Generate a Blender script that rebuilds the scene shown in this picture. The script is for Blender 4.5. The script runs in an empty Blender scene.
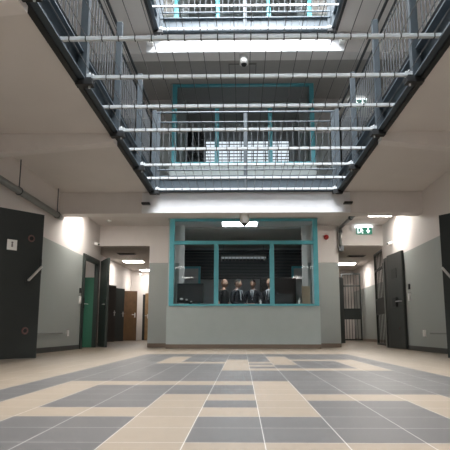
import bpy, bmesh, math, random
from mathutils import Vector, Matrix
random.seed(7)
S = bpy.context.scene
COL = S.collection
STOREY = 3.62

# ------------------------------------------------------------------ materials
def lin(c):
    return tuple((v/12.92 if v <= .04045 else ((v+.055)/1.055)**2.4) for v in c)
def rgb(r, g, b):
    return (*lin((r/255, g/255, b/255)), 1)
MATS = {}
def mat(name, col, rough=.6, metal=0, noise=.06, scale=6, emit=None, es=0, spec=.5):
    m = bpy.data.materials.new(name); m.use_nodes = True
    nt = m.node_tree; b = nt.nodes['Principled BSDF']
    b.inputs['Roughness'].default_value = rough; b.inputs['Metallic'].default_value = metal
    b.inputs['Specular IOR Level'].default_value = spec
    if noise:
        n = nt.nodes.new('ShaderNodeTexNoise'); n.inputs['Scale'].default_value = scale; n.inputs['Detail'].default_value = 4
        g = nt.nodes.new('ShaderNodeNewGeometry'); nt.links.new(g.outputs['Position'], n.inputs['Vector'])
        r = nt.nodes.new('ShaderNodeValToRGB')
        r.color_ramp.elements[0].position = .3; r.color_ramp.elements[1].position = .7
        r.color_ramp.elements[0].color = (*[c*(1-noise) for c in col[:3]], 1)
        r.color_ramp.elements[1].color = (*[min(1, c*(1+noise)) for c in col[:3]], 1)
        nt.links.new(n.outputs['Fac'], r.inputs['Fac']); nt.links.new(r.outputs['Color'], b.inputs['Base Color'])
    else:
        b.inputs['Base Color'].default_value = col
    if emit:
        b.inputs['Emission Color'].default_value = emit; b.inputs['Emission Strength'].default_value = es
    MATS[name] = m
    return m
def two_tone(name, low, high, z):
    m = mat(name, high, .7, noise=0); nt = m.node_tree; b = nt.nodes['Principled BSDF']
    g = nt.nodes.new('ShaderNodeNewGeometry'); s = nt.nodes.new('ShaderNodeSeparateXYZ')
    nt.links.new(g.outputs['Position'], s.inputs[0])
    c = nt.nodes.new('ShaderNodeMath'); c.operation = 'GREATER_THAN'; c.inputs[1].default_value = z
    nt.links.new(s.outputs['Z'], c.inputs[0])
    n = nt.nodes.new('ShaderNodeTexNoise'); n.inputs['Scale'].default_value = 3; nt.links.new(g.outputs['Position'], n.inputs['Vector'])
    mx = nt.nodes.new('ShaderNodeMix'); mx.data_type = 'RGBA'
    mx.inputs['A'].default_value = low; mx.inputs['B'].default_value = high
    nt.links.new(c.outputs[0], mx.inputs['Factor'])
    mr = nt.nodes.new('ShaderNodeMapRange'); mr.inputs['To Min'].default_value = .98; mr.inputs['To Max'].default_value = 1.02
    nt.links.new(n.outputs['Fac'], mr.inputs['Value'])
    h = nt.nodes.new('ShaderNodeHueSaturation'); nt.links.new(mr.outputs[0], h.inputs['Value']); nt.links.new(mx.outputs['Result'], h.inputs['Color'])
    nt.links.new(h.outputs['Color'], b.inputs['Base Color'])
    r = nt.nodes.new('ShaderNodeMapRange'); r.inputs['To Min'].default_value = .45; r.inputs['To Max'].default_value = .75
    nt.links.new(c.outputs[0], r.inputs['Value']); nt.links.new(r.outputs[0], b.inputs['Roughness'])
    return m
TILE = .305; TX = .0845; TY = 2.06
def tile_mat(name, col, grout):
    m = mat(name, col, .45, noise=0, spec=.3); nt = m.node_tree; b = nt.nodes['Principled BSDF']
    g = nt.nodes.new('ShaderNodeNewGeometry'); s = nt.nodes.new('ShaderNodeSeparateXYZ')
    nt.links.new(g.outputs['Position'], s.inputs[0])
    def M(op, a, b_=None):
        q = nt.nodes.new('ShaderNodeMath'); q.operation = op
        for i, v in enumerate((a, b_)):
            if v is None: continue
            if isinstance(v, (int, float)): q.inputs[i].default_value = v
            else: nt.links.new(v, q.inputs[i])
        return q.outputs[0]
    def edge(ax, off):
        t = M('DIVIDE', M('SUBTRACT', s.outputs[ax], off), TILE)
        f = M('ABSOLUTE', M('SUBTRACT', M('FRACT', t), .5))
        return M('GREATER_THAN', f, .5-.0019/TILE), M('FLOOR', t)
    ex, ix = edge('X', TX); ey, iy = edge('Y', TY)
    gm = M('MAXIMUM', ex, ey)
    cx = nt.nodes.new('ShaderNodeCombineXYZ'); nt.links.new(ix, cx.inputs[0]); nt.links.new(iy, cx.inputs[1])
    wn = nt.nodes.new('ShaderNodeTexWhiteNoise'); wn.noise_dimensions = '3D'; nt.links.new(cx.outputs[0], wn.inputs['Vector'])
    ns = nt.nodes.new('ShaderNodeTexNoise'); ns.inputs['Scale'].default_value = 14; ns.inputs['Detail'].default_value = 5
    nt.links.new(g.outputs['Position'], ns.inputs['Vector'])
    v = M('ADD', M('ADD', M('MULTIPLY', wn.outputs['Value'], .10), M('MULTIPLY', ns.outputs['Fac'], .12)), .89)
    h = nt.nodes.new('ShaderNodeHueSaturation'); h.inputs['Color'].default_value = col; nt.links.new(v, h.inputs['Value'])
    mx = nt.nodes.new('ShaderNodeMix'); mx.data_type = 'RGBA'
    nt.links.new(gm, mx.inputs['Factor']); nt.links.new(h.outputs['Color'], mx.inputs['A']); mx.inputs['B'].default_value = grout
    nt.links.new(mx.outputs['Result'], b.inputs['Base Color'])
    return m
def glass_mat(name, tint, gloss=.09):
    m = bpy.data.materials.new(name); m.use_nodes = True; nt = m.node_tree; nt.nodes.clear()
    o = nt.nodes.new('ShaderNodeOutputMaterial'); t = nt.nodes.new('ShaderNodeBsdfTransparent'); t.inputs[0].default_value = tint
    g = nt.nodes.new('ShaderNodeBsdfGlossy'); g.inputs['Roughness'].default_value = .02
    mx = nt.nodes.new('ShaderNodeMixShader'); mx.inputs[0].default_value = gloss
    nt.links.new(t.outputs[0], mx.inputs[1]); nt.links.new(g.outputs[0], mx.inputs[2]); nt.links.new(mx.outputs[0], o.inputs[0])
    MATS[name] = m; return m

WHITE = (.70, .65, .625, 1)
GREY = (.33, .35, .335, 1)
m_wall = [two_tone('painted_wall_%d' % i, GREY, WHITE, i*STOREY+2.21) for i in range(3)]
m_white = mat('white_paint', WHITE, .75, noise=.02)
m_beam = mat('beam_paint', (.74, .70, .68, 1), .75, noise=.02)
m_skylit_face = mat('white_fascia_paint', (.80, .80, .82, 1), .7, noise=.02)
m_ceil = mat('ceiling_paint', (.72, .68, .655, 1), .8, noise=.02, scale=2)
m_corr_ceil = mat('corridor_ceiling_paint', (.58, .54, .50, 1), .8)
m_shaded_ceil = mat('grey_ceiling_paint', (.42, .39, .365, 1), .8, noise=.02)  # ceiling colour darkened to hold the shade of the upper galleries
m_bounce_cut = mat('dark_linoleum', (.07, .068, .065, 1), .5)
m_panel = mat('pale_green_grey_paint', (.42, .47, .46, 1), .55, noise=.02)
m_teal = mat('teal_enamel', (.10, .40, .47, 1), .35)
m_beige = tile_mat('beige_tile', (.175, .139, .102, 1), (.36, .34, .31, 1))
m_grey = tile_mat('grey_tile', (.062, .058, .055, 1), (.30, .285, .27, 1))
m_skirt_b = mat('brown_skirting_tile', (.17, .125, .095, 1), .4)
m_skirt_d = mat('dark_skirting_tile', (.045, .047, .046, 1), .4)
m_steel = mat('blue_grey_steel_paint', (.048, .066, .082, 1), .5, .0, scale=9)
m_post = mat('dark_steel_paint', (.030, .042, .052, 1), .55)
m_black = mat('black_paint', (.012, .013, .014, 1), .45)
m_galv = mat('galvanised_steel', (.58, .61, .63, 1), .5, 0, scale=20)
m_wire = mat('dark_wire', (.09, .09, .09, 1), .5, .2)
m_rod = mat('grey_rod', (.10, .11, .12, 1), .45, .2)
m_dark_door = mat('dark_green_black_enamel', (.016, .020, .019, 1), .42)
m_door_grey = mat('dark_grey_enamel', (.034, .037, .036, 1), .4)
m_frame_dg = mat('dark_green_grey_enamel', (.032, .040, .037, 1), .4)
m_wood = mat('brown_veneer', (.12, .065, .03, 1), .45, noise=.2, scale=4)
m_wood_l = mat('light_wood_veneer', (.30, .19, .09, 1), .45, noise=.2)
m_brown = mat('dark_brown_veneer', (.018, .010, .008, 1), .4)
m_green = two_tone('green_cell_paint', (.05, .175, .115, 1), WHITE, 1.82)
m_chrome = mat('brushed_steel', (.65, .65, .65, 1), .3, .8)
m_pipe = mat('galvanised_pipe', (.25, .26, .25, 1), .4, .4)
m_plastic = mat('white_plastic', (.78, .77, .75, 1), .4)
m_beige_pl = mat('beige_card', (.42, .32, .22, 1), .7)
m_redp = mat('red_plastic', (.42, .015, .012, 1), .35)
m_red_ring = mat('dull_red_rubber', (.13, .065, .06, 1), .5)
m_suit = mat('navy_black_cloth', (.012, .013, .018, 1), .8)
m_tee = mat('black_cloth', (.012, .012, .013, 1), .85)
m_shirt = mat('white_cloth', (.72, .72, .74, 1), .8)
m_tie = mat('dark_tie_cloth', (.03, .03, .05, 1), .6)
m_skin = mat('skin', (.42, .24, .17, 1), .5, noise=.04)
m_hair = mat('dark_hair', (.02, .014, .01, 1), .6)
m_blond = mat('fair_hair', (.30, .20, .10, 1), .6)
m_int = mat('booth_interior_paint', (.40, .40, .40, 1), .8)
m_int_d = mat('booth_dark_blind', (.05, .053, .058, 1), .6)
m_glass = glass_mat('tinted_glass', (.88, .90, .91, 1), .008)
m_lamp = mat('lamp_diffuser', (.9, .9, .9, 1), .5, noise=0, emit=(1, .95, .88, 1), es=21)
m_lamp_b = mat('booth_lamp_diffuser', (.9, .9, .9, 1), .5, noise=0, emit=(.9, .97, 1, 1), es=17)
m_fill_lamp = mat('aisle_lamp_diffuser', (.9, .9, .9, 1), .5, noise=0, emit=(1, .95, .9, 1), es=17)
m_lamp_refl = mat('dim_lamp_diffuser', (.35, .35, .35, 1), .5, noise=0, emit=(.9, .97, 1, 1), es=.12)
m_glow_pane = mat('daylit_window_pane', (.8, .8, .8, 1), .3, noise=0, emit=(.86, .93, 1, 1), es=.6)  # glow for added panes: booth reflection and front fill window
m_exit = mat('exit_sign_green', (.0, .13, .075, 1), .4, noise=0, emit=(.0, .16, .10, 1), es=.32)
m_exit_w = mat('exit_sign_white', (.9, .9, .9, 1), .4, noise=0, emit=(.85, .95, 1, 1), es=1.1)
m_vent = mat('grey_vent_metal', (.18, .17, .16, 1), .5)

# ------------------------------------------------------------------ mesh helpers
class MB:
    def __init__(s): s.bm = bmesh.new(); s.mi = 0
    def _mark(s, n0):
        for f in s.bm.faces:
            if f not in n0: f.material_index = s.mi
    def box(s, x0, x1, y0, y1, z0, z1, bevel=0, M=None):
        n0 = set(s.bm.faces)
        if x0 > x1: x0, x1 = x1, x0
        if y0 > y1: y0, y1 = y1, y0
        if z0 > z1: z0, z1 = z1, z0
        vs = [s.bm.verts.new((x, y, z)) for x in (x0, x1) for y in (y0, y1) for z in (z0, z1)]
        fs = [s.bm.faces.new([vs[i] for i in q]) for q in ((0,1,3,2),(4,6,7,5),(0,4,5,1),(2,3,7,6),(0,2,6,4),(1,5,7,3))]
        if bevel:
            es = list({e for f in fs for e in f.edges})
            r = bmesh.ops.bevel(s.bm, geom=es, offset=bevel, segments=2, affect='EDGES', profile=.6)
            vs = list({v for f in s.bm.faces if f not in n0 for v in f.verts}) if M else vs
        if M: bmesh.ops.transform(s.bm, matrix=M, verts=[v for v in vs if v.is_valid])
        s._mark(n0); return s
    def prism(s, pts, axis, a0, a1):
        """polygon pts in the plane normal to axis, extruded from a0 to a1"""
        n0 = set(s.bm.faces)
        def P(p, a):
            if axis == 'x': return (a, p[0], p[1])
            if axis == 'y': return (p[0], a, p[1])
            return (p[0], p[1], a)
        A = [s.bm.verts.new(P(p, a0)) for p in pts]; B = [s.bm.verts.new(P(p, a1)) for p in pts]
        s.bm.faces.new(A); s.bm.faces.new(B[::-1])
        for i in range(len(pts)):
            j = (i+1) % len(pts); s.bm.faces.new((A[j], A[i], B[i], B[j]))
        s._mark(n0); return s
    def cyl(s, p, q, r, seg=12, r2=None):
        n0 = set(s.bm.faces)
        p, q = Vector(p), Vector(q); d = q-p
        M = Matrix.Translation((p+q)/2) @ d.to_track_quat('Z', 'Y').to_matrix().to_4x4()
        bmesh.ops.create_cone(s.bm, cap_ends=True, segments=seg, radius1=r, radius2=r if r2 is None else r2, depth=d.length, matrix=M)
        s._mark(n0); return s
    def ball(s, c, r, seg=14, sc=(1, 1, 1)):
        n0 = set(s.bm.faces)
        M = Matrix.Translation(c) @ Matrix.Diagonal((*sc, 1))
        bmesh.ops.create_uvsphere(s.bm, u_segments=seg, v_segments=max(6, seg*2//3), radius=r, matrix=M)
        s._mark(n0); return s
    def ring(s, c, axis, R, r, seg=20):
        n0 = set(s.bm.faces); ax = Vector(axis).normalized(); u = ax.orthogonal().normalized(); v = ax.cross(u)
        rows = []
        for i in range(seg):
            a = 2*math.pi*i/seg; d = u*math.cos(a)+v*math.sin(a)
            rows.append([s.bm.verts.new(Vector(c)+d*(R+r*math.cos(b))+ax*r*math.sin(b)) for b in [k*math.pi/3 for k in range(6)]])
        for i in range(seg):
            for k in range(6):
                s.bm.faces.new((rows[i][k], rows[(i+1) % seg][k], rows[(i+1) % seg][(k+1) % 6], rows[i][(k+1) % 6]))
        s._mark(n0); return s
    def build(s, name, m, parent=None, smooth=False, world=True):
        bm = s.bm
        bmesh.ops.recalc_face_normals(bm, faces=bm.faces[:])
        xs = [v.co for v in bm.verts]
        if parent is not None:
            off = Vector(parent['org']) if world else Vector((0, 0, 0))
            sub = off
        else:
            off = Vector(((min(v.x for v in xs)+max(v.x for v in xs))/2, (min(v.y for v in xs)+max(v.y for v in xs))/2, min(v.z for v in xs)))
            sub = off
        for v in bm.verts: v.co -= sub
        me = bpy.data.meshes.new(name); bm.to_mesh(me); bm.free()
        for q in (m if isinstance(m, (list, tuple)) else [m]): me.materials.append(q)
        if smooth:
            for p in me.polygons: p.use_smooth = True
        o = bpy.data.objects.new(name, me); COL.objects.link(o)
        if parent is not None: o.parent = parent
        else: o.location = off
        o['org'] = tuple(off) if world else (0, 0, 0)
        return o
def tag(o, label, cat, group=None, kind=None):
    if label: o['label'] = label
    if cat: o['category'] = cat
    if group: o['group'] = group
    if kind: o['kind'] = kind
    return o
def thing(name, label, cat, loc, group=None, rz=0, local=False):
    o = bpy.data.objects.new(name, None); COL.objects.link(o); o.empty_display_size = .1
    o.location = loc; o.rotation_euler = (0, 0, rz); o['org'] = (0, 0, 0) if local else tuple(loc)
    return tag(o, label, cat, group)
def struct(o, label, cat):
    return tag(o, label, cat, None, 'structure')
def S_(mb, name, m, label, cat): return struct(mb.build(name, m), label, cat)
def dup(src, parent=None, loc=None):
    o = src.copy(); COL.objects.link(o)
    if parent: o.parent = parent
    if loc is not None: o.location = loc
    return o

# ------------------------------------------------------------------ dimensions
XL, XR = -3.83, 3.77           # hall side walls
AL, AR = -1.93, 2.10           # edges of the light well
YN = -3.6                      # near edge of the light well
YF = 10.6                      # far edge of the light well
YB = 12.8                      # front of the watch booth
YW = 13.75                     # plane of the wall beside the booth
HC = 3.30                      # underside of a slab
Y0 = -5.0                      # hall end behind the camera
CX = 5.2                       # half width beyond the lintels
YE = 24.3                      # end wall

# ------------------------------------------------------------------ floor
beige = set()
def B(cs, rs):
    for c in cs:
        for r in rs: beige.add((c, r))
R_ = lambda a, b: range(a, b+1)
B([-5], R_(-20, 7)); B(R_(-5, 0), [7]); B(R_(-5, 0), [2]); B([-2], R_(-20, 4)); B([0], R_(2, 7))
B([-1], [4, -1]); B(R_(-1, 3), [-1]); B(R_(1, 3), [4]); B([3], R_(-20, 4))
B([-4], R_(16, 21)); B(R_(-4, -2), [16]); B([-1], R_(12, 18)); B([0], [14, 16, 12]); B([1], R_(15, 21))
B(R_(0, 4), [12]); B([4], R_(12, 18)); B(R_(2, 4), [18])
B(R_(-1, 3), [-6, -9]); B(R_(-4, 0), [-5, -12])
bm = bmesh.new()
def q(x0, x1, y0, y1, mi):
    f = bm.faces.new([bm.verts.new(v) for v in ((x0, y0, 0), (x1, y0, 0), (x1, y1, 0), (x0, y1, 0))]); f.material_index = mi
gx0, gx1 = TX-6*TILE, TX+6*TILE; gy0, gy1 = TY-20*TILE, TY+25*TILE
for c in range(-6, 6):
    for r in range(-20, 25):
        q(TX+c*TILE, TX+(c+1)*TILE, TY+r*TILE, TY+(r+1)*TILE, 0 if (c, r) in beige else 1)
q(-6.2, gx0, Y0, YE, 0); q(gx1, 6.2, Y0, YE, 0); q(gx0, gx1, gy1, YE, 0); q(gx0, gx1, Y0, gy0, 0)
bmesh.ops.remove_doubles(bm, verts=bm.verts[:], dist=1e-5)
g = bmesh.ops.extrude_face_region(bm, geom=bm.faces[:])
bmesh.ops.translate(bm, vec=(0, 0, -.15), verts=[v for v in g['geom'] if isinstance(v, bmesh.types.BMVert)])
mb = MB(); mb.bm.free(); mb.bm = bm
fl = mb.build('floor', [m_beige, m_grey])
struct(fl, 'beige tiled floor with a geometric pattern of grey tiles', 'floor')

# ------------------------------------------------------------------ slabs, walls, beams on each storey
level_words = ['ground floor', 'first floor', 'top floor']
def wall_with_holes(x0, x1, y0, y1, z0, z1, holes):
    m = MB(); y = y0
    for a, b, t in sorted(holes):
        m.box(x0, x1, y, a, z0, z1); m.box(x0, x1, a, b, z0+t, z1); y = b
    m.box(x0, x1, y, y1, z0, z1)
    return m
tn = 0
def trim(mb, m, label, cat='beam'):
    global tn; tn += 1
    return S_(mb, 'trim_%d' % tn, m, label, cat)
for L in range(3):
    z = L*STOREY; w = level_words[L]
    hl = [(6.02, 7.10, 2.22), (12.42, 13.66, 2.22)] if L == 0 else []
    hr = [(6.02, 7.10, 2.22)] if L == 0 else []
    S_(wall_with_holes(XL-.06, XL, Y0, YW+.15, z, z+HC, hl), 'wall_left', m_wall[L], 'left wall of the %s, grey below and white above' % w, 'wall')
    S_(wall_with_holes(XR, XR+.06, Y0, YW+.15, z, z+HC, hr), 'wall_right', m_wall[L], 'right wall of the %s, grey below and white above' % w, 'wall')
    S_(MB().box(XL-.2, XR+.2, Y0-.2, Y0, z, z+HC), 'wall_back', m_wall[L], 'wall of the %s behind the viewer' % w, 'wall')
    # slab with the light well
    m = MB()
    m.box(-5.5, AL, Y0-.2, YF, z+HC, z+STOREY); m.box(AR, 5.5, Y0-.2, YF, z+HC, z+STOREY)
    m.box(-5.5, 5.5, YF+.02, YE+.2, z+HC, z+STOREY); m.box(AL, AR, Y0-.2, YN, z+HC, z+STOREY)
    S_(m, 'ceiling', m_ceil, 'plastered ceiling slab over the %s around the open light well' % w, 'ceiling')
    if L:
        m = MB()  # unseen dark covering, added so less light bounces to the ceilings
        m.box(XL, AL-.02, Y0, YF+.05, z, z+.012); m.box(AR+.02, XR, Y0, YF+.05, z, z+.012); m.box(XL, XR, YF+.05, YB, z, z+.012)
        S_(m, 'floor', m_bounce_cut, 'dark linoleum floor of the %s galleries' % w, 'floor')
    # far cross beam
    m = MB().box(XL, XR, YF+.03, YF+.36, z+2.85, z+HC)
    m.mi = 1; m.box(AL-.16, AR+.16, YF-.03, YF+.03, z+2.85, z+HC-.02)  # middle face lighter and bluer: skylight put into its colour
    trim(m, [m_beam, m_skylit_face], 'deep white cross beam at the far end of the light well, %s' % w)
    # lowered ceiling over the recess
    S_(MB().box(XL, XR, YF+.36, YW+.15, z+3.22, z+HC), 'ceiling', m_white if L == 0 else m_shaded_ceil, 'lowered white ceiling in front of the glazed booth, %s' % w, 'ceiling')  # upper storeys have gallery shade put into the ceiling colour
    # cantilever beams, deeper at the wall
    for yy in (.60, 3.95, 7.28):
        trim(MB().prism([(XL, z+HC), (XL, z+2.98), (AL+.05, z+3.17), (AL+.05, z+HC-.055), (AL-.02, z+HC-.055), (AL-.02, z+HC)], 'y', yy, yy+.2), m_beam,
             'tapered cantilever beam under the %s ceiling, left side, %s' % (w, {.60: 'behind the viewer', 3.95: 'nearer of the two in view', 7.28: 'farther of the two in view'}[yy]))
        trim(MB().prism([(XR, z+HC), (XR, z+2.98), (AR-.05, z+3.17), (AR-.05, z+HC-.055), (AR+.02, z+HC-.055), (AR+.02, z+HC)], 'y', yy, yy+.2), m_beam,
             'tapered cantilever beam under the %s ceiling, right side, %s' % (w, {.60: 'behind the viewer', 3.95: 'nearer of the two in view', 7.28: 'farther of the two in view'}[yy]))
    # lintels left and right of the booth
    trim(MB().box(-CX, -2.45, YW, YW+.3, z+2.67, z+3.25), m_white, 'white lintel over the passage left of the booth, %s' % w, 'lintel')
    trim(MB().box(2.55, CX, YW, YW+.3, z+2.67, z+3.25), m_white, 'white lintel over the passage right of the booth, %s' % w, 'lintel')
    # zone beyond the lintels
    S_(MB().box(-CX-.2, -CX, YW, YE, z, z+HC), 'wall_far_left', m_white if L == 0 else m_wall[L], 'white left wall of the passage beyond the booth, %s' % w, 'wall')
    S_(MB().box(CX, CX+.2, YW, YE, z, z+HC), 'wall_far_right', m_wall[L], 'two-tone right wall of the passage beyond the booth, %s' % w, 'wall')
    S_(MB().box(-CX-.2, CX+.2, YE, YE+.2, z, z+HC), 'wall_end', m_white, 'white end wall beyond the booth, %s' % w, 'wall')
    S_(MB().box(-CX, XL-.06, YW+.01, YW+.15, z, z+HC).box(XR+.06, CX, YW+.01, YW+.15, z, z+HC), 'wall_return', m_wall[L], 'short wall returns beside the passages, %s' % w, 'wall')
    S_(MB().box(-CX, CX, YW+.3, YE, z+3.20, z+HC), 'ceiling', m_corr_ceil, 'plaster ceiling over the passages, %s' % w, 'ceiling')
# roof ring over the top floor is the slab of level 2

# small rooms behind doorways
def cell(x0, x1, y0, y1, m, label, zt=2.9):
    mb = MB(); t = .1
    t = .05; s = -1 if x0 < 0 else 1
    mb.box(x1 if s > 0 else x0-t, x1+t if s > 0 else x0, y0-t, y1+t, 0, zt)
    mb.box(x0, x1, y0-t, y0, 0, zt); mb.box(x0, x1, y1, y1+t, 0, zt); mb.box(x0, x1, y0, y1, zt-t, zt)
    S_(mb, 'wall_room', m, label, 'wall')
cell(-6.0, XL-.06, 12.0, 13.70, m_green, 'green and white walls of the small room behind the left doorway')
cell(-5.0, XL-.06, 5.8, 7.3, m_green, 'walls of the cell behind the near left door')
cell(XR+.06, 5.0, 5.8, 7.3, m_green, 'walls of the cell behind the near right door')

# baseboards
def base(name, x0, x1, y0, y1, m, label): S_(MB().box(x0, x1, y0, y1, 0, .10, .004), name, m, label, 'baseboard')
base('baseboard_left', XL, XL+.015, 7.2, 12.33, m_skirt_d, 'dark tile skirting along the left wall')
base('baseboard_left', XL, XL+.015, Y0, 5.9, m_skirt_d, 'dark tile skirting on the left wall behind the viewer')
base('baseboard_right', XR-.015, XR, 7.2, 12.95, m_skirt_d, 'dark tile skirting along the right wall')
base('baseboard_right', XR-.015, XR, Y0, 5.9, m_skirt_d, 'dark tile skirting on the right wall behind the viewer')
base('baseboard_front', -2.47, -1.85, YW-.015, YW, m_skirt_b, 'brown tile skirting on the wall left of the booth')
base('baseboard_front', 1.91, 2.57, YW-.015, YW, m_skirt_b, 'brown tile skirting on the wall right of the booth')
base('baseboard_booth', -1.85, 1.91, YB-.015, YB, m_skirt_b, 'brown tile skirting along the front of the booth')
base('baseboard_far_right', CX-.015, CX, YW+.2, YE, m_skirt_b, 'brown skirting along the right passage wall')

# ------------------------------------------------------------------ glazed booths, one above the other
BL, BR = -1.85, 1.91
for L in range(3):
    z = L*STOREY; w = level_words[L]; yback = 17.5 if L == 0 else 15.2
    S_(MB().box(BL, BR, YB, YB+.14, z, z+1.02).box(BL, BR, YB, YB+.14, z+3.19, z+3.22).box(BL, BL+.06, YB+.14, YW, z, z+3.22).box(BR-.06, BR, YB+.14, YW, z, z+3.22),
       'wall_booth', m_panel, 'pale green-grey parapet under the %s booth window' % w, 'wall')
    m = MB().box(-2.47, -1.55, YW, YW+.15, z, z+3.22).box(1.63, 2.57, YW, YW+.15, z, z+3.22)
    m.box(-2.47, -2.37, YW+.15, yback, z, z+3.22).box(2.47, 2.57, YW+.15, yback, z, z+3.22)
    S_(m, 'wall_front', m_wall[L], 'wall piers and side walls of the booth room, %s, grey below and white above' % w, 'wall')
    S_(MB().box(-2.47, 2.57, yback, yback+.1, z, z+3.22), 'wall_booth_back', m_int, 'dim back wall inside the %s booth' % w, 'wall')
    # window frame: outer frame, transom, two mullions
    wf = thing('window_%d' % (L+1), 'teal framed booth window of three panes under a transom light, %s' % w, 'window', (0.03, YB, z+1.0)); wf['kind'] = 'structure'
    x0, x1, z0, z1 = BL+.05, BR-.02, z+1.02, z+3.20
    f = MB(); y0, y1 = YB-.03, YB+.07; t = .115
    f.box(x0, x0+t, y0, y1, z0, z1, .008); f.box(x1-t, x1, y0, y1, z0, z1, .008)
    f.box(x0+t, x1-t, y0+.002, y1, z0, z0+.05, .005); f.box(x0+t, x1-t, y0+.002, y1, z1-.055, z1, .005)
    f.box(x0+t, x1-t, y0+.002, y1, z+2.55, z+2.64, .006)
    for xm in (-.635, .745): f.box(xm-.055, xm+.055, y0+.004, y1, z0+.05, z+2.55, .006)
    f.build('window_frame', m_teal, wf)
    for a, b, c, d in ((x0+t, -.69, z0+.05, z+2.55), (-.58, .69, z0+.05, z+2.55), (.80, x1-t, z0+.05, z+2.55), (x0+t, x1-t, z+2.64, z1-.055)):
        MB().box(a, b, YB+.018, YB+.026, c, d).build('window_pane', m_glass, wf)
    # side light frames of the bay, seen from inside
    if L == 0:
        trim(MB().box(-1.66, -1.53, YW-.06, YW, 0, 3.22), m_white, 'white pilaster inside the booth behind its left pane', 'pilaster')
        trim(MB().box(1.60, 1.74, YW-.06, YW, 0, 3.22), m_white, 'white pilaster inside the booth behind its right pane', 'pilaster')
    # ceiling lamp in booth
    if L: lt = None
    else: lt = thing('ceiling_light', 'bright rectangular ceiling lamp inside the booth behind the transom', 'lamp', (-.05, 13.25, z+3.15))
    if lt: MB().box(-.52, .42, 12.98, 13.52, z+3.16, z+3.22).build('housing', m_plastic, lt)
    if lt: MB().box(-.49, .39, 13.01, 13.49, z+3.15, z+3.162).build('diffuser', m_lamp_b, lt)
    if L == 0:
        # dark blind on the back wall
        bl = thing('venetian_blind', 'dark slatted blind filling the upper back wall of the ground floor booth', 'blind', (0, 17.42, 2.14))
        m = MB()
        for k in range(18): m.box(-2.2, 2.3, 17.41, 17.44, 2.14+.05*k, 2.18+.05*k)
        m.build('slats', m_int_d, bl); MB().box(-2.22, 2.32, 17.40, 17.46, 3.05, 3.12).build('head_rail', m_int_d, bl)
        lt = thing('louvre_lamp', 'dim louvred ceiling lamp in front of the dark blind inside the booth', 'lamp', (.05, 16.95, 2.72))  # lights reflected in the glass, built as an added lamp
        m = MB(); m.box(-.68, .80, 16.75, 17.15, 2.80, 2.86)
        for k in range(13): m.box(-.68+.118*k-.012, -.68+.118*k+.012, 16.77, 17.13, 2.72, 2.80)
        m.build('housing', m_vent, lt); MB().box(-.66, .78, 16.78, 17.12, 2.785, 2.80).build('tube_cover', m_lamp_refl, lt)
        for xx in (-.6, .72): MB().cyl((xx, 16.95, 2.86), (xx, 16.95, 3.22), .008, 6).build('hanger_rod', m_rod, lt)
        # inner teal door frames left and right on the back wall
        for xa, xb, lab in ((-2.10, -1.35, 'teal inner window frame at the left back of the booth room'), (1.62, 2.35, 'teal inner door frame at the right back of the booth room')):
            fr = thing('inner_window', lab, 'window', ((xa+xb)/2, 16.9, 0))
            f = MB(); f.box(xa, xa+.07, 16.88, 16.95, 0, 2.5).box(xb-.07, xb, 16.88, 16.95, 0, 2.5).box(xa+.07, xb-.07, 16.88, 16.95, 2.43, 2.5)
            f.build('frame', m_teal, fr); MB().box(xa+.07, xb-.07, 16.905, 16.92, 0, 2.43).build('panel', m_int, fr)
    else:
        wn = thing('daylight_window', 'bright barred outside window seen through the %s booth' % w, 'window', (.16, yback-.03, z+1.5))  # reflection in the glass, built as an added glowing pane
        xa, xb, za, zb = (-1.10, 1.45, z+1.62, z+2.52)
        MB().box(xa, xb, yback-.03, yback-.012, za, zb).build('window_pane', m_glow_pane, wn)
        f = MB()
        for k in range(10): f.box(xa, xb, yback-.06, yback-.035, za+.1*k-.012, za+.1*k+.012)
        for k in range(8): f.box(xa+k*.364-.015, xa+k*.364+.015, yback-.065, yback-.035, za, zb)
        f.build('window_bars', m_black, wn)
        sh = thing('roller_shutter', 'dark ribbed panel left of the bright window in the %s booth' % w, 'shutter', (-1.6, yback-.05, z+1))
        f = MB()
        for k in range(20): f.box(-2.3, -1.15, yback-.06, yback-.02, z+.9+.1*k, z+.985+.1*k)
        f.build('slats', m_int_d, sh)

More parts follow.
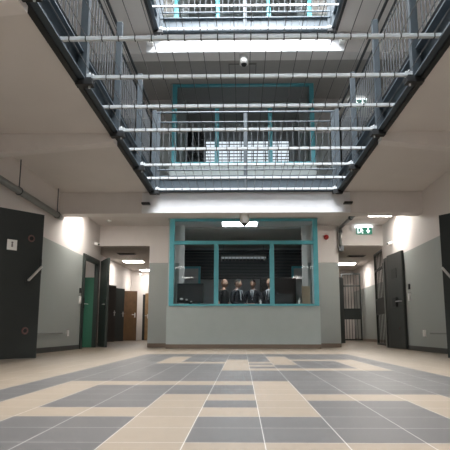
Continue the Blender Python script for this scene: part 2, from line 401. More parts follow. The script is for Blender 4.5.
# ------------------------------------------------------------------ steel edge channels, railings, nets
for L in (0, 1):
    z = L*STOREY+HC; w = level_words[L+1]
    def channel(x, s, lab):
        # web against the slab, flanges reaching into the well
        p = [(x, z-.02), (x+s*.13, z-.02), (x+s*.13, z+.0), (x+s*.014, z+.0), (x+s*.014, z+.31), (x+s*.10, z+.31), (x+s*.10, z+.33), (x, z+.33)]
        m = MB(); m.prism(p, 'y', YN, YF)
        m.mi = 1; m.box(x, x+s*.06, YN, YF, z-.05, z-.021)  # black strip puts the unlit flange underside into the colour
        trim(m, [m_steel, m_black], lab, 'steel channel')
    channel(AL, 1, 'blue-grey steel channel along the left edge of the %s well' % w)
    channel(AR, -1, 'blue-grey steel channel along the right edge of the %s well' % w)
    p = [(YF-.03, z-.02), (YF-.13, z-.02), (YF-.13, z), (YF-.045, z), (YF-.045, z+.31), (YF-.11, z+.31), (YF-.11, z+.33), (YF-.03, z+.33)]
    trim(MB().prism(p, 'x', AL+.135, AR-.135), m_steel, 'blue-grey steel channel across the far end of the %s well' % w, 'steel channel')
    # side railings
    fz = (L+1)*STOREY
    posts = [4.00, 5.61, 7.22, 8.83, 10.42]
    def side_rail(x, s, lab):
        t = thing('railing', lab, 'railing', (x, 7.2, z), 'steel railings round the light well')
        xo = x+s*.07
        for py in posts:
            m = MB(); m.box(xo-.045, xo+.045, py-.035, py+.035, z+.01, fz+1.42, .006)
            m.prism([(xo-.055, z+.30), (xo-s*.055, z+.31), (xo+s*.055, z+.55)] if False else [(xo-.05, z+.005), (xo+.05, z+.005), (xo+.05, z+.45), (xo-.05, z+.45)], 'y', py-.05, py+.05)
            m.build('post', m_post, t)
        for h, r, nm, mm in ((1.45, .024, 'handrail', m_black), (1.18, .018, 'upper_rail', m_black), (.16, .022, 'lower_rail', m_black)):
            MB().cyl((x, posts[0], fz+h), (x, YF-.1, fz+h), r, 8).build(nm, mm, t)
        bal = None; y = posts[0]+.13
        while y < YF-.15:
            if min(abs(y-p_) for p_ in posts) > .06:
                if bal is None: bal = MB().cyl((x, y, fz+.16), (x, y, fz+1.18), .0065, 6).build('baluster', m_rod, t); by = y
                else:
                    b2 = dup(bal, t, (0, y-by, 0))
            y += .125
        return t
    side_rail(AL+.02, 1, 'blue-grey steel railing on the left side of the %s well' % w)
    side_rail(AR-.02, -1, 'blue-grey steel railing on the right side of the %s well' % w)
    t = thing('railing', 'blue-grey steel railing across the far end of the %s well' % w, 'railing', (.1, YF-.08, z), 'steel railings round the light well')
    for px in (AL+.16, .085, AR-.16):
        MB().box(px-.04, px+.04, YF-.09, YF-.05, z+.02, fz+1.42, .005).build('post', m_post, t)
    for h, r, nm in ((1.42, .022, 'handrail'), (1.2, .014, 'upper_rail'), (.14, .018, 'lower_rail')):
        MB().cyl((AL+.1, YF-.08, fz+h), (AR-.1, YF-.08, fz+h), r, 8).build(nm, m_steel, t)
    bal = None; x = AL+.27
    while x < AR-.22:
        if min(abs(x-p_) for p_ in (AL+.16, .085, AR-.16)) > .05:
            if bal is None: bal = MB().cyl((x, YF-.08, fz+.14), (x, YF-.08, fz+1.2), .0065, 6).build('baluster', m_rod, t); bx_ = x
            else: dup(bal, t, (x-bx_, 0, 0))
        x += .125
    # safety net: galvanised bars carrying wires
    t = thing('safety_net', 'net of white bars and thin wires stretched across the well below the %s railing' % w, 'safety net', (.085, 7.2, z), 'safety nets across the light well')
    nx = [AL+.20+.166*k for k in range(23)]
    bars = [4.00+.805*k for k in range(9)]
    for k, by in enumerate(bars):
        if by > YF-.05: continue
        m = MB(); m.box(AL+.11, AR-.11, by-.02, by+.016, z-.001, z+.038, .003)
        m.mi = 1
        for x in nx: m.box(x-.006, x+.006, by-.023, by+.021, z-.003, z+.045)
        m.build('bar', [m_galv, m_black], t)
        if k % 2 == 0:
            for x, s in ((AL, 1), (AR, -1)):
                m = MB(); m.box(x+s*.02, x+s*.22, by-.06, by+.05, z-.09, z-.022, .006); m.box(x+s*.13, x+s*.2, by-.045, by+.045, z-.022, z+.003)
                m.mi = 1; m.box(x+s*.12, x+s*.22, by-.024, by+.03, z+.0, z+.056, .004); m.cyl((x+s*.17, by, z-.115), (x+s*.17, by, z+.08), .012, 8)
                m.build('clamp', [m_black, m_galv], t)
    for x in nx:
        MB().cyl((x, 3.2, z+.047), (x, YF-.12, z+.047), .0042, 6).build('wire', m_wire, t)

# ------------------------------------------------------------------ doors
def leaf(name, label, hinge, ang, width, h, m, face, cat='door', thick=.055, group=None):
    t = thing(name, label, cat, (hinge[0], hinge[1], 0), group, ang, local=True)
    b = MB().box(0, width, -thick/2, thick/2, .02, h, .004)
    b.box(.03, width-.03, face*thick/2, face*(thick/2+.004), .05, h-.03)
    b.build('door_panel', m, t, world=False)
    for hz in (.3, h/2, h-.3):
        MB().cyl((-.008, -face*thick/2*0, hz-.06), (-.008, 0, hz+.06), .014, 8).build('hinge', m_chrome if False else m, t, world=False)
    return t
th = .055/2+.004
# near left door
t = leaf('steel_door', 'large dark metal cell door standing open at the left edge, with a white plate', (-3.76, 7.09), math.radians(49.5), 1.035, 2.2, m_dark_door, -1)
y = -th
pl = MB().box(.475, .625, y-.006, y, 1.59, 1.745, .003).build('sign_plate', m_plastic, t, world=False)
m = MB().cyl((.55, y-.009, 1.70), (.55, y-.006, 1.70), .016, 10); m.box(.537, .563, y-.009, y-.006, 1.635, 1.683)
m.build('pictogram', m_vent, pl, world=False)
m = MB().ring((.84, y-.006, 1.80), (0, 1, 0), .042, .013); m.build('spyhole_ring', m_red_ring, t, world=False)
MB().cyl((.84, y-.012, 1.80), (.84, y, 1.80), .032, 14).build('spyhole', m_black, t, world=False)
m = MB().ring((.83, y-.006, .42), (0, 1, 0), .042, .013); m.build('lock_ring', m_red_ring, t, world=False)
MB().cyl((.83, y-.012, .42), (.83, y, .42), .030, 14).build('lock_cylinder', m_black, t, world=False)
MB().box(.79, .85, y-.03, y, 1.11, 1.20, .01).build('handle_base', m_black, t, world=False)
MB().cyl((.82, y-.045, 1.165), (1.015, y-.045, 1.385), .019, 10).cyl((.82, y, 1.165), (.82, y-.05, 1.165), .015, 8).build('lever_handle', m_chrome, t, world=False)
MB().box(.98, 1.03, y-.012, y, 1.28, 1.5, .003).build('lock_plate', m_black, t, world=False)
# near right door
t = leaf('steel_door', 'dark metal cell door standing open at the right edge, mostly out of view', (3.72, 7.13), math.radians(125.0), 1.08, 2.2, m_dark_door, 1)
MB().box(.82, .90, th, th+.03, 1.10, 1.19, .01).build('handle_base', m_black, t, world=False)
MB().cyl((.86, th+.045, 1.15), (1.045, th+.045, 1.37), .019, 10).cyl((.86, th, 1.15), (.86, th+.05, 1.15), .015, 8).build('lever_handle', m_chrome, t, world=False)
dn = 0
def door_frame(x0, x1, ya, yb, h, m, label, wd=.09):
    global dn; dn += 1
    mb = MB().box(x0, x1, ya-.0, ya+wd, 0, h).box(x0, x1, yb-wd, yb, 0, h).box(x0, x1, ya+wd, yb-wd, h-wd, h)
    return S_(mb, 'door_%d' % dn, m, label, 'door frame')
door_frame(XL-.06, XL+.02, 6.02, 7.10, 2.22, m_dark_door, 'dark frame of the near left cell doorway')
door_frame(XR-.02, XR+.06, 6.02, 7.10, 2.22, m_dark_door, 'dark frame of the near right cell doorway')
# left far doorway with green room
fr = door_frame(XL-.06, XL+.04, 12.36, 13.72, 2.27, m_frame_dg, 'dark grey-green frame of the doorway to the green room', .12)
lk = MB().box(XL+.04, XL+.055, 12.40, 12.47, .95, 1.20, .003).build('lock_plate', m_black, fr)
MB().cyl((XL+.05, 12.44, 1.06), (XL+.10, 12.44, 1.06), .012, 8).cyl((XL+.10, 12.44, 1.06), (XL+.10, 12.60, 1.06), .011, 8).build('lever_handle', m_chrome, lk)
t = leaf('steel_door', 'dark green steel door standing open beside the doorway to the green room', (-3.735, 13.70), math.radians(-62), .80, 2.25, m_frame_dg, -1)
MB().box(.68, .74, -th-.012, -th, .95, 1.2, .003).build('lock_plate', m_black, t, world=False)
MB().cyl((.71, -th-.05, 1.08), (.58, -th-.05, 1.08), .011, 8).cyl((.71, -th, 1.08), (.71, -th-.055, 1.08), .011, 8).build('lever_handle', m_chrome, t, world=False)
# right dark leaf folded back against the right wall
t = leaf('steel_door', 'dark grey steel door folded back against the right wall beside the barred gate', (3.655, 12.98), math.radians(-85.5), .96, 2.27, m_door_grey, -1)
y = -th
MB().box(.30, .62, y-.012, y, 1.66, 1.90, .003).build('hatch_cover', m_dark_door, t, world=False)
MB().box(.38, .62, y-.05, y, .98, 1.20, .006).build('lock_case', m_black, t, world=False)
MB().cyl((.86, y, 1.10), (.86, y-.07, 1.10), .014, 8).cyl((.90, y-.07, 1.10), (.66, y-.07, 1.10), .013, 8).build('lever_handle', m_chrome, t, world=False)
m = MB().ring((.66, y-.004, .48), (0, 1, 0), .03, .008); m.build('lock_ring', m_red_ring, t, world=False)
S_(MB().box(XR-.02, XR, 13.0, 13.08, 0, 2.3).box(XR-.02, XR, 13.66, 13.74, 0, 2.3).box(XR-.02, XR, 13.08, 13.66, 2.22, 2.3).box(XR-.008, XR, 13.08, 13.66, 0, 2.22), 'door_5', m_door_grey, 'dark doorway in the right wall behind the folded back door', 'door')

def gate(label, hinge, ang, width, h, solid, sp=.12, group='barred gates'):
    t = thing('barred_gate', label, 'gate', (hinge[0], hinge[1], 0), group, ang, local=True)
    f = MB(); s = .06
    f.box(0, s, -.025, .025, .03, h, .003).box(width-s, width, -.025, .025, .03, h, .003)
    for a in (.03, solid[0]-.05, solid[1], h*.80, h-.06): f.box(s, width-s, -.024, .024, a, a+.055)
    f.build('frame', m_dark_door, t, world=False)
    MB().box(s, width-s, -.012, .012, solid[0], solid[1]).build('lock_panel', m_dark_door, t, world=False)
    n = int((width-2*s)/sp)
    for k in range(1, n+1):
        x = s+(width-2*s)*k/(n+1)
        for a, b in ((.08, solid[0]-.05), (solid[1]+.05, h*.8), (h*.8+.05, h-.06)):
            MB().cyl((x, 0, a), (x, 0, b), .011, 8).build('bar', m_dark_door, t, world=False)
    MB().box(width*.35, width*.9, -.05, -.012, (solid[0]+solid[1])/2-.06, (solid[0]+solid[1])/2+.06, .004).build('lock_case', m_black, t, world=False)
    return t
gate('tall dark barred gate swung open into the right passage, nearest the hall', (3.84, 13.98), math.radians(86.5), 1.32, 2.64, (.92, 1.27), .24)
gate('dark barred gate standing farther down the right passage', (5.05, 22.2), math.radians(176), .82, 2.85, (.95, 1.3))
t = leaf('steel_door', 'narrow dark open door at the left of the right passage', (3.18, 17.3), math.radians(60), .5, 2.2, m_dark_door, -1)
# curtain behind the gate: pale wall of the passage is seen between bars
# doors beyond the left passage
def leaf2(label, hinge, ang, w_, h, m):
    t = leaf('interior_door', label, hinge, math.radians(ang), w_, h, m, -1)
    MB().box(w_-.10, w_-.05, -th-.01, -th, .98, 1.18, .003).build('lock_plate', m_chrome, t, world=False)
    MB().cyl((w_-.075, -th-.05, 1.1), (w_-.20, -th-.05, 1.1), .011, 8).cyl((w_-.075, -th, 1.1), (w_-.075, -th-.055, 1.1), .011, 8).build('lever_handle', m_chrome, t, world=False)
    return t
leaf2('dark brown open door at the near left of the far passage', (-5.14, 19.0), 66, .82, 2.12, m_brown)
leaf2('dark green open door between the dark brown door and the brown wooden door', (-5.12, 20.3), 64, .80, 2.10, m_dark_door)
leaf2('brown wooden door standing open at right angles across the far passage', (-5.12, 22.1), 8, .66, 2.10, m_wood)
leaf2('narrow light wooden door edge beside the dark door at the passage end', (-4.42, 23.9), -40, .28, 2.12, m_wood_l)
S_(MB().box(-4.62, -3.9, YE-.03, YE, 0, 2.1, .003), 'door_6', m_dark_door, 'dark door in the end wall of the left passage', 'door')

# ------------------------------------------------------------------ ceiling lamps, vents, signs, small fittings
def lamp(x, y, w_, d, z, label, power_mat=None, name='ceiling_light'):
    t = thing(name, label, 'lamp', (x, y, z-.05), 'ceiling lamps')
    MB().box(x-w_/2-.03, x+w_/2+.03, y-d/2-.03, y+d/2+.03, z-.04, z, .003).build('housing', m_plastic, t)
    MB().box(x-w_/2, x+w_/2, y-d/2, y+d/2, z-.05, z-.039).build('diffuser', power_mat or m_lamp, t)
def vent(x, y, z, label):
    t = thing('ceiling_vent', label, 'vent', (x, y, z-.03), 'ceiling vents')
    MB().box(x-.32, x+.32, y-.18, y+.18, z-.02, z, .003).build('frame', m_vent, t)
    m = MB()
    for k in range(7): m.box(x-.28, x+.28, y-.15+.045*k, y-.135+.045*k, z-.032, z-.021)
    m.build('slats', m_black, t)
lamp(3.36, 12.15, .55, .6, 3.22, 'ceiling lamp near the right wall in front of the lintel')
lamp(-3.42, 11.55, .45, .9, 3.22, 'ceiling lamp near the left wall in front of the lintel')
lamp(-4.34, 20.6, .75, .5, 3.20, 'first ceiling lamp in the left passage, nearest the hall')
lamp(-4.30, 23.6, .65, .4, 3.20, 'farther ceiling lamp in the left passage')
lamp(4.30, 21.5, .75, .5, 3.20, 'ceiling lamp in the right passage')
lamp(3.9, 16.2, .6, .6, 3.20, 'ceiling lamp over the barred gate, just inside the right passage')
vent(-4.20, 18.7, 3.20, 'grey ceiling vent in the left passage before the lamp')
vent(4.29, 19.4, 3.20, 'grey ceiling vent in the right passage before the lamp')

def exit_sign(L):
    z = L*STOREY+3.06; y = YW-.07
    x = 3.27
    t = thing('exit_sign', 'green illuminated exit sign with running figure and down arrow on the %s lintel' % level_words[L], 'exit sign', (x, y, z-.12), 'exit signs')
    MB().box(x-.24, x+.22, y-.03, YW, z+.085, z+.12, .004).build('lamp_bar', m_exit_w, t)
    p = MB().box(x-.21, x+.20, y-.010, y+.010, z-.10, z+.085).build('sign_panel', m_exit, t)
    m = MB(); yy0, yy1 = y-.014, y-.010
    # arrow down
    a_ = MB()
    ax = x+.10; a_.box(ax-.014, ax+.014, yy0, yy1, z-.01, z+.07); a_.prism([(ax-.055, z), (ax, z-.075), (ax+.055, z)], 'y', yy0, yy1)
    # doorway and running figure
    m.box(x-.18, x-.165, yy0, yy1, z-.08, z+.07); m.box(x-.18, x-.09, yy0, yy1, z+.06, z+.075)
    m.cyl((x-.075, yy0, z+.045), (x-.075, yy1, z+.045), .016, 10)
    m.prism([(x-.10, z+.03), (x-.07, z+.025), (x-.085, z-.02), (x-.115, z-.015)], 'y', yy0, yy1)
    m.prism([(x-.07, z+.025), (x-.03, z+.0), (x-.037, z-.012), (x-.08, z+.01)], 'y', yy0, yy1)
    m.prism([(x-.10, z-.015), (x-.085, z-.02), (x-.045, z-.045), (x-.04, z-.08), (x-.06, z-.08), (x-.06, z-.055)], 'y', yy0, yy1)
    m.prism([(x-.115, z-.015), (x-.10, z-.02), (x-.115, z-.06), (x-.15, z-.07), (x-.15, z-.055), (x-.128, z-.048)], 'y', yy0, yy1)
    m.build('running_figure', m_exit_w, p); a_.build('arrow', m_exit_w, p)
exit_sign(0); exit_sign(1)
t = thing('ceiling_hatch', 'square access hatch in the first floor ceiling behind the dome camera', 'hatch', (.03, 12.05, STOREY+3.2))
MB().box(-.28, .34, 11.8, 12.3, STOREY+3.205, STOREY+3.22, .003).build('panel', m_shaded_ceil, t)
MB().box(-.31, .37, 11.77, 11.79, STOREY+3.20, STOREY+3.22).box(-.31, .37, 12.31, 12.33, STOREY+3.20, STOREY+3.22).box(-.31, -.29, 11.79, 12.31, STOREY+3.20, STOREY+3.22).box(.35, .37, 11.79, 12.31, STOREY+3.20, STOREY+3.22).build('frame', m_vent, t)

def dome(L):
    z = L*STOREY+2.85; x, y = .06, YF+.17
    t = thing('dome_camera', 'white dome security camera under the middle of the cross beam, %s' % level_words[L], 'camera', (x, y, z-.2), 'dome cameras')
    MB().cyl((x, y, z-.02), (x, y, z+.003), .10, 20).cyl((x, y, z-.19), (x, y, z-.02), .10, 20, .09).build('housing', m_plastic, t, True)
    MB().ball((x, y, z-.185), .066, 16).build('lens_dome', m_black, t, True)
dome(0); dome(1)
for L in (0, 1):
    for s, xx in (('left', AL-.06), ('right', AR+.10)):
        zz = L*STOREY+3.03; y = YF-.03
        t = thing('wall_camera', 'small camera box on the %s end of the cross beam face, %s' % (s, level_words[L]), 'camera', (xx, y-.1, zz), 'beam cameras')
        MB().box(xx-(.06 if L else .085), xx+(.06 if L else .085), y-.14, y, zz-(.035 if L else .018), zz+(.035 if L else .018), .006).build('housing', m_plastic if L else m_black, t)  # ground floor boxes black: shade put into the colour of the same box
        MB().cyl((xx, y-.15, zz), (xx, y-.135, zz), .015, 12).build('lens', m_black, t)

# red siren
t = thing('fire_alarm', 'red fire alarm siren on the wall right of the booth window', 'alarm', (2.26, YW-.08, 2.85))
MB().cyl((2.26, YW-.05, 2.89), (2.26, YW, 2.89), .065, 20).build('base', m_redp, t, True)
MB().cyl((2.26, YW-.09, 2.89), (2.26, YW-.05, 2.89), .045, 16, .055).build('horn', m_redp, t, True)

# left pipe with hangers
PX, PZ = -3.758, 2.747
t = thing('hanging_pipe', 'grey metal pipe hanging on rods along the top of the left wall', 'pipe', (PX, 7, 2.70))
MB().cyl((PX, 2.0, PZ), (PX, 10.42, PZ), .058, 16).build('pipe_run', m_pipe, t, True)
MB().cyl((PX, 10.42, PZ), (PX, 10.53, PZ), .064, 16).build('end_cap', m_chrome, t, True)
for y in (3.3, 5.6, 8.45, 10.28):
    h = MB().cyl((PX, y, PZ+.06), (PX, y, 3.3), .011, 8).build('hanger_rod', m_rod, t)
    MB().ring((PX, y, PZ), (0, 1, 0), .062, .010).cyl((PX, y-.02, PZ+.06), (PX, y+.02, PZ+.06), .02, 8).build('pipe_clamp', m_rod, h)
# right conduit
t = thing('conduit_pipe', 'grey conduit running under the ceiling and down beside the wall right of the booth', 'pipe', (2.62, 13.66, 2.6))
MB().cyl((2.72, 11.0, 3.14), (2.63, 13.64, 3.14), .042, 12).ball((2.63, 13.66, 3.14), .048, 12).cyl((2.63, 13.66, 3.14), (2.63, 13.66, 2.64), .042, 12).build('pipe_run', m_pipe, t, True)
MB().cyl((2.66, 12.4, 3.14), (2.66, 12.5, 3.14), .06, 12).cyl((2.63, 13.66, 3.0), (2.63, 13.66, 3.06), .055, 12).build('coupling', m_rod, t, True)
MB().box(2.57, 2.69, 13.60, 13.74, 2.50, 2.64, .01).build('junction_box', m_rod, t)

def wall_box(name, label, cat, x, y, z, s, w_=.08, h=.08, d=.03, m=None, group=None, knob=True):
    t = thing(name, label, cat, (x, y, z-h/2), group)
    MB().box(x, x+s*d, y-w_/2, y+w_/2, z-h/2, z+h/2, .005).build('housing', m or m_plastic, t)
    if knob: MB().box(x+s*d, x+s*(d+.008), y-w_*.3, y+w_*.3, z-h*.3, z+h*.3, .002).build('rocker' if 'switch' in name else 'cover', m_plastic if m is None else m_black, t)
    return t
wall_box('light_switch', 'white light switch on the left wall beside the green room doorway', 'switch', XL, 12.24, 1.14, 1, .10, .17)
wall_box('light_switch', 'white light switch on the right wall behind the dark grey door', 'switch', XR, 11.75, 1.17, -1, .10, .17)
wall_box('door_reader', 'small dark box above the left light switch', 'reader', XL, 12.24, 1.36, 1, .08, .12, .03, m_black, None, False)
wall_box('door_reader', 'small dark box above the right light switch', 'reader', XR, 11.75, 1.40, -1, .08, .12, .03, m_black, None, False)
wall_box('power_socket', 'white power socket low on the left wall', 'socket', XL, 11.45, .37, 1, .11, .13, .04)
wall_box('power_socket', 'white power socket low on the right wall', 'socket', XR, 10.9, .37, -1, .11, .13, .04)
for s, x, a, b, lab in ((1, XL, 9.75, 11.15, 'left'), (-1, XR, 8.9, 10.6, 'right')):
    tag(MB().box(x, x+s*.02, a, b, .355, .385, .003).build('cable_trunking', mat('grey_trunking_%s' % lab, (.2, .21, .2, 1), .5)), 'thin grey cable trunking low on the %s wall' % lab, 'trunking')
def wall_cam(x, y, z, s, lab):
    t = thing('wall_camera', lab, 'camera', (x, y, z), None)
    MB().cyl((x, y, z), (x+s*.05, y, z), .05, 14).build('base', m_plastic, t, True)
    MB().cyl((x+s*.05, y-.0, z), (x+s*.12, y-.06, z-.03), .036, 12).build('body', m_plastic, t, True)
    MB().cyl((x+s*.12, y-.06, z-.03), (x+s*.125, y-.064, z-.032), .026, 12).build('lens', m_black, t)
wall_cam(XL, 13.3, 2.66, 1, 'small white camera high on the left wall above the green room doorway')
wall_cam(XR, 12.95, 2.60, -1, 'small white camera high on the right wall above the dark grey door')
wall_cam(-4.75, 23.9, 3.0, 1, 'camera on the end of the left passage')
t = thing('smoke_detector', 'white smoke detector on the ceiling at the left recess', 'detector', (-3.4, 13.0, 3.17))
MB().cyl((-3.4, 13.0, 3.19), (-3.4, 13.0, 3.22), .06, 16).build('base', m_plastic, t, True); MB().ball((-3.4, 13.0, 3.19), .04, 12, (1, 1, .5)).build('sensor', m_plastic, t, True)

# ------------------------------------------------------------------ booth contents
t = thing('desk', 'dark control desk behind the booth window', 'desk', (0, 13.4, 0))
MB().box(-1.5, 1.55, 13.05, 13.65, .72, .76, .004).build('desktop', m_int_d, t)
for x in (-1.42, 0, 1.47): MB().box(x-.03, x+.03, 13.1, 13.6, 0, .72).build('leg', m_int_d, t)
def monitor(x, y, z, w_, h, lab, rz=0, deskz=.76):
    t = thing('monitor', lab, 'monitor', (x, y, deskz), 'monitors on the control desk', rz, local=True)
    MB().box(-w_/2, w_/2, -.02, .025, z-deskz, z-deskz+h, .008).build('screen_back', m_black, t, world=False)
    MB().box(-.04, .04, .02, .05, .02, z-deskz+h*.5).build('stand', m_black, t, world=False)
    MB().box(-.14, .14, -.08, .12, 0, .02, .004).build('foot', m_black, t, world=False)
    return t
t = monitor(-1.33, 13.42, 1.13, .68, .50, 'large black monitor at the left end of the booth desk')
for px, pz, r in ((-.22, .47, .035), (-.09, .45, .028), (.03, .40, .022)):
    MB().ball((px, -.035, pz), r, 10, (1.3, .4, .8)).build('cable_plug', m_plastic, t, world=False)
monitor(1.02, 13.42, 1.05, .60, .30, 'low black monitor at the right end of the booth desk')
cab = thing('equipment_cabinet', 'dark equipment cabinet behind the right pane of the booth', 'cabinet', (1.05, 15.6, 0))
MB().box(.55, 1.6, 15.4, 15.95, 0, 1.98, .01).build('body', m_brown, cab)
for k in range(2): MB().box(.58+k*.51, 1.06+k*.51, 15.38, 15.4, .05, 1.93, .004).build('door', m_brown, cab)
tag(MB().box(1.50, 1.70, 13.0, 13.06, .99, 1.52, .004).build('cardboard_folder', m_beige_pl), 'beige folder standing upright at the right end of the booth window', 'folder')
for x, h, lab in ((.47, .20, 'white bottle standing inside the middle pane of the booth'), (1.10, .10, 'small white cup inside the right pane of the booth'), (1.44, .24, 'white bottle beside the beige folder inside the right pane')):
    t = thing('bottle' if h > .15 else 'cup', lab, 'bottle' if h > .15 else 'cup', (x, 13.12, .99))
    MB().cyl((x, 13.08, .99), (x, 13.08, .99+h*.75), .026, 12).cyl((x, 13.08, .99+h*.75), (x, 13.08, .99+h*.85), .026, 12, .012).build('body', m_plastic, t, True)
    MB().cyl((x, 13.08, .99+h*.85), (x, 13.08, .99+h), .013, 10).build('cap' if h > .15 else 'rim', m_plastic, t, True)
tag(MB().box(-1.52, 1.60, YB+.14, YB+.36, .93, .99, .006).build('window_sill', m_int), 'inner sill shelf under the booth window', 'shelf')

# ------------------------------------------------------------------ people
def person(name_label, x, y, rz, height, kind, head_turn=0, nod=0, arms='down', hair=True):
    k = height/1.80
    t = thing('person', name_label, 'person', (x, y, 0), None, rz, local=True)
    V, E, Rr = [], [], []
    def v(p, r, par=None):
        V.append(Vector(p)*k); Rr.append((r[0]*k, r[1]*k) if isinstance(r, tuple) else (r*k, r*k))
        if par is not None: E.append((par, len(V)-1))
        return len(V)-1
    pel = v((0, 0, .95), (.165, .115)); wst = v((0, 0, 1.12), (.155, .11), pel); che = v((0, -.005, 1.32), (.185, .125), wst)
    sh = v((0, .01, 1.45), (.13, .09), che); nk = v((0, 0, 1.53), .058, sh)
    hd = Vector((0, -.02-.03*nod, 1.60))
    n2 = v(hd, .056, nk)
    for s in (-1, 1):
        a = v((s*.19, .01, 1.43), .07, sh)
        if arms == 'down':
            b = v((s*.245, .03, 1.16), .052, a); c = v((s*.25, -.05, .93), .042, b); d = v((s*.245, -.07, .88), .036, c)
        else:
            b = v((s*.25, .0, 1.17), .054, a); c = v((s*.12, -.24, 1.10), .044, b); d = v((s*.07, -.30, 1.10), .036, c)
        h0 = d
        hv = (Vector((0, -.02, -.09)) if arms == 'down' else Vector((-s*.07, -.05, .0)))
        for f in range(4):
            off = Vector(((0 if arms == 'down' else 0), (f-1.5)*.02, (0 if arms == 'down' else (f-1.5)*.02)))
            bpt = V[h0]/k
            f1 = v(bpt+hv*.5+off, .014, h0); v(bpt+hv+off*1.1+Vector((-s*.01, -.005, 0)), .009, f1)
        th0 = v(V[h0]/k+hv*.25+Vector((0, -.04, 0 if arms == 'down' else .03)), .012, h0); v(V[h0]/k+hv*.6+Vector((0, -.05, 0 if arms == 'down' else .035)), .009, th0)
        hip = v((s*.095, 0, .86), .095, pel); kn = v((s*.10, -.015, .50), .062, hip); an = v((s*.105, .02, .10), .045, kn); v((s*.115, -.13, .045), .042, an)
    me = bpy.data.meshes.new('person_rig'); me.from_pydata(V, E, []); o = bpy.data.objects.new('person_rig', me); COL.objects.link(o)
    md = o.modifiers.new('skin', 'SKIN'); md.use_smooth_shade = True
    for i, sv in enumerate(me.skin_vertices[0].data): sv.radius = Rr[i]; sv.use_root = (i == 0)
    sb = o.modifiers.new('sub', 'SUBSURF'); sb.levels = 1; sb.render_levels = 1
    dg = bpy.context.evaluated_depsgraph_get(); dg.update()
    bme = bpy.data.meshes.new_from_object(o.evaluated_get(dg)); bpy.data.objects.remove(o)
    # head, added into the same continuous body mesh
    bm = bmesh.new(); bm.from_mesh(bme)
    n0 = len(bm.verts)
    hc = Vector((0, -.03-.03*nod, 1.69))*k
    HM = Matrix.Translation(hc) @ Matrix.Rotation(head_turn, 4, 'Z') @ Matrix.Rotation(nod, 4, 'X')
    r = bmesh.ops.create_uvsphere(bm, u_segments=20, v_segments=14, radius=1)
    for q_ in r['verts']:
        c = q_.co; c.x *= .076*k; c.y *= .096*k; c.z *= .118*k
        if c.z < 0: c.x *= 1-.25*(-c.z/(.118*k)); 
        if c.y < -.07*k and -.035*k < c.z < .015*k and abs(c.x) < .025*k: c.y -= .022*k
        if c.y < -.05*k and c.z < -.07*k: c.y -= .012*k
    for s in (-1, 1):
        r2 = bmesh.ops.create_uvsphere(bm, u_segments=8, v_segments=6, radius=1); 
        for q_ in r2['verts']: q_.co = Vector((q_.co.x*.012*k+s*.076*k, q_.co.y*.02*k+.01*k, q_.co.z*.03*k-.005*k))
    for q_ in list(bm.verts)[n0:]: q_.co = HM @ q_.co
    bm.normal_update()
    for f in bm.faces:
        c = f.calc_center_median()/k; f.smooth = True
        hand = (arms == 'down' and c.z < .89 and c.z > .70 and abs(c.x) > .2) or (arms != 'down' and abs(c.x) < .105 and c.y < -.27 and 1.0 < c.z < 1.25)
        bare = kind == 'tee' and abs(c.x) > .215 and c.z < 1.2 and c.z > .7
        f.material_index = 1 if (c.z > 1.515 or hand or bare) else 0
    bme.materials.clear()
    for q_ in ((m_tee if kind == 'tee' else m_suit), m_skin): bme.materials.append(q_)
    bm.to_mesh(bme); bm.free()
    bme.name = 'body'; b = bpy.data.objects.new('body', bme); COL.objects.link(b); b.parent = t
    # face details
    m = MB()
    for s in (-1, 1): m.ball(HM @ Vector((s*.032*k, -.088*k, .012*k)), .009*k, 8)
    m.build('eyes', m_black, t, world=False)
    m = MB().ball((0, 0, 0), 1, 10, (.026*k, .008*k, .006*k))
    for q_ in m.bm.verts: q_.co = HM @ (q_.co+Vector((0, -.088*k, -.055*k)))
    m.build('mouth', m_red_ring, t, world=False)
    if hair:
        m = MB(); bm = m.bm; r = bmesh.ops.create_uvsphere(bm, u_segments=20, v_segments=14, radius=1)
        for q_ in r['verts']: q_.co = Vector((q_.co.x*.083*k, q_.co.y*.101*k+.006*k, q_.co.z*.122*k+.004*k))
        kill = [q_ for q_ in bm.verts if q_.co.z < .025*k-.45*q_.co.y and not (q_.co.y > .02*k and q_.co.z > -.06*k)]
        bmesh.ops.delete(bm, geom=kill, context='VERTS')
        for q_ in bm.verts: q_.co = HM @ q_.co
        m.build('hair', m_blond if hair == 'fair' else m_hair, t, True, world=False)
    if kind == 'suit':
        m = MB().prism([(-.055*k, 1.50*k), (.055*k, 1.50*k), (0, 1.24*k)], 'y', -.150*k, -.118*k); m.build('shirt_front', m_shirt, t, world=False)
        m = MB().prism([(-.014*k, 1.48*k), (.014*k, 1.48*k), (.02*k, 1.30*k), (0, 1.25*k), (-.02*k, 1.30*k)], 'y', -.157*k, -.149*k); m.build('tie', m_tie, t, world=False)
        m = MB().ring((0, -.01*k, 1.525*k), (0, -.2, 1), .056*k, .014*k); m.build('collar', m_shirt, t, True, world=False)
    return t
person('bald person in a black short-sleeved top standing behind the left mullion', -.50, 14.2, math.radians(60), 1.81, 'tee', .2, 0, 'down', False)
person('person in a dark suit, side on, turned to the right, left of the tie wearer', -.13, 13.95, math.radians(55), 1.78, 'suit', .2, .15, 'front')
person('person in a dark suit, white shirt and tie, head bowed', .31, 14.45, math.radians(-12), 1.82, 'suit', -.1, .35, 'front')
person('fair haired person in dark clothing behind the right mullion', .76, 14.0, math.radians(-30), 1.80, 'suit', 0, 0, 'down', 'fair')

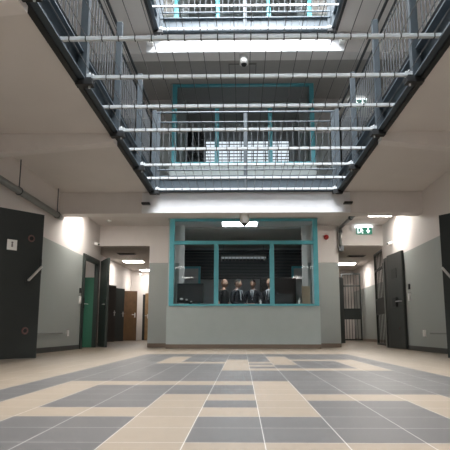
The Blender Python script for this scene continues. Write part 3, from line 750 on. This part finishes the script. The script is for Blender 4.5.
# ------------------------------------------------------------------ light
def area(name, loc, sx, sy, power, col, rot=(0, 0, 0)):
    l = bpy.data.lights.new(name, 'AREA'); l.shape = 'RECTANGLE'; l.size = sx; l.size_y = sy; l.energy = power; l.color = col
    o = bpy.data.objects.new(name, l); COL.objects.link(o); o.location = loc; o.rotation_euler = rot
    return o
area('skylight', (.085, 7.0, 3*STOREY+.05), 4.0, 7.0, 2300, (.94, .97, 1))
# unseen glowing window and area light added behind the viewer for front light
m = MB().box(-1.9, 2.05, Y0, Y0+.02, 7.7, 10.3); wn = struct(m.build('window_4', m_glow_pane), 'tall daylit window high in the wall behind the viewer', 'window')
m = MB()
for k in range(5): m.box(-1.9+.9875*k-.03, -1.9+.9875*k+.03, Y0+.02, Y0+.06, 7.7, 10.3)
for k in range(4): m.box(-1.9, 2.05, Y0+.02, Y0+.05, 7.7+.86*k-.03, 7.7+.86*k+.03)
wn['org'] = tuple(wn.location); m.build('window_bars', m_teal, wn)
area('window_daylight', (.085, Y0+.1, 9.0), 3.9, 2.5, 200, (.92, .96, 1), (math.radians(90), 0, math.radians(180)))
for x, lab in ((-2.9, 'left'), (2.95, 'right')):  # unseen lamps added as fill for the side aisles
    for y, l2 in ((-2.2, 'farther behind'), (2.6, 'just overhead behind')):
        lamp(x, y, .6, 1.2, 3.30, 'ceiling lamp over the %s aisle, %s the viewer' % (lab, l2), m_fill_lamp)
lamp(-4.9, 12.9, .25, .25, 2.80, 'ceiling lamp inside the green room', m_fill_lamp)  # added only to brighten the room seen through the doorway
w = bpy.data.worlds.new('World'); S.world = w; w.use_nodes = True
w.node_tree.nodes['Background'].inputs[0].default_value = (.75, .85, 1, 1); w.node_tree.nodes['Background'].inputs[1].default_value = .6

# ------------------------------------------------------------------ camera
F = 520.0
cd = bpy.data.cameras.new('camera'); cam = bpy.data.objects.new('camera', cd); COL.objects.link(cam)
cd.sensor_width = 36; cd.lens = 36*F/450; cd.shift_x = -8/450; cd.shift_y = 20/450
cd.clip_start = .05
cam.location = (0, 0, .4167)
pitch = math.atan(86/F); yaw = math.atan(9*math.cos(pitch)/F)
cam.rotation_euler = (math.pi/2+pitch, 0, yaw)
S.camera = cam
for o in list(bpy.data.objects):
    if 'org' in o: del o['org']
S.view_settings.view_transform = 'Standard'; S.view_settings.look = 'None'
S.view_settings.gamma = 1; S.view_settings.exposure = 1.02; S.view_settings.use_curve_mapping = False
S.cycles.max_bounces = 8; S.cycles.diffuse_bounces = 5
S.cycles.sample_clamp_indirect = 5
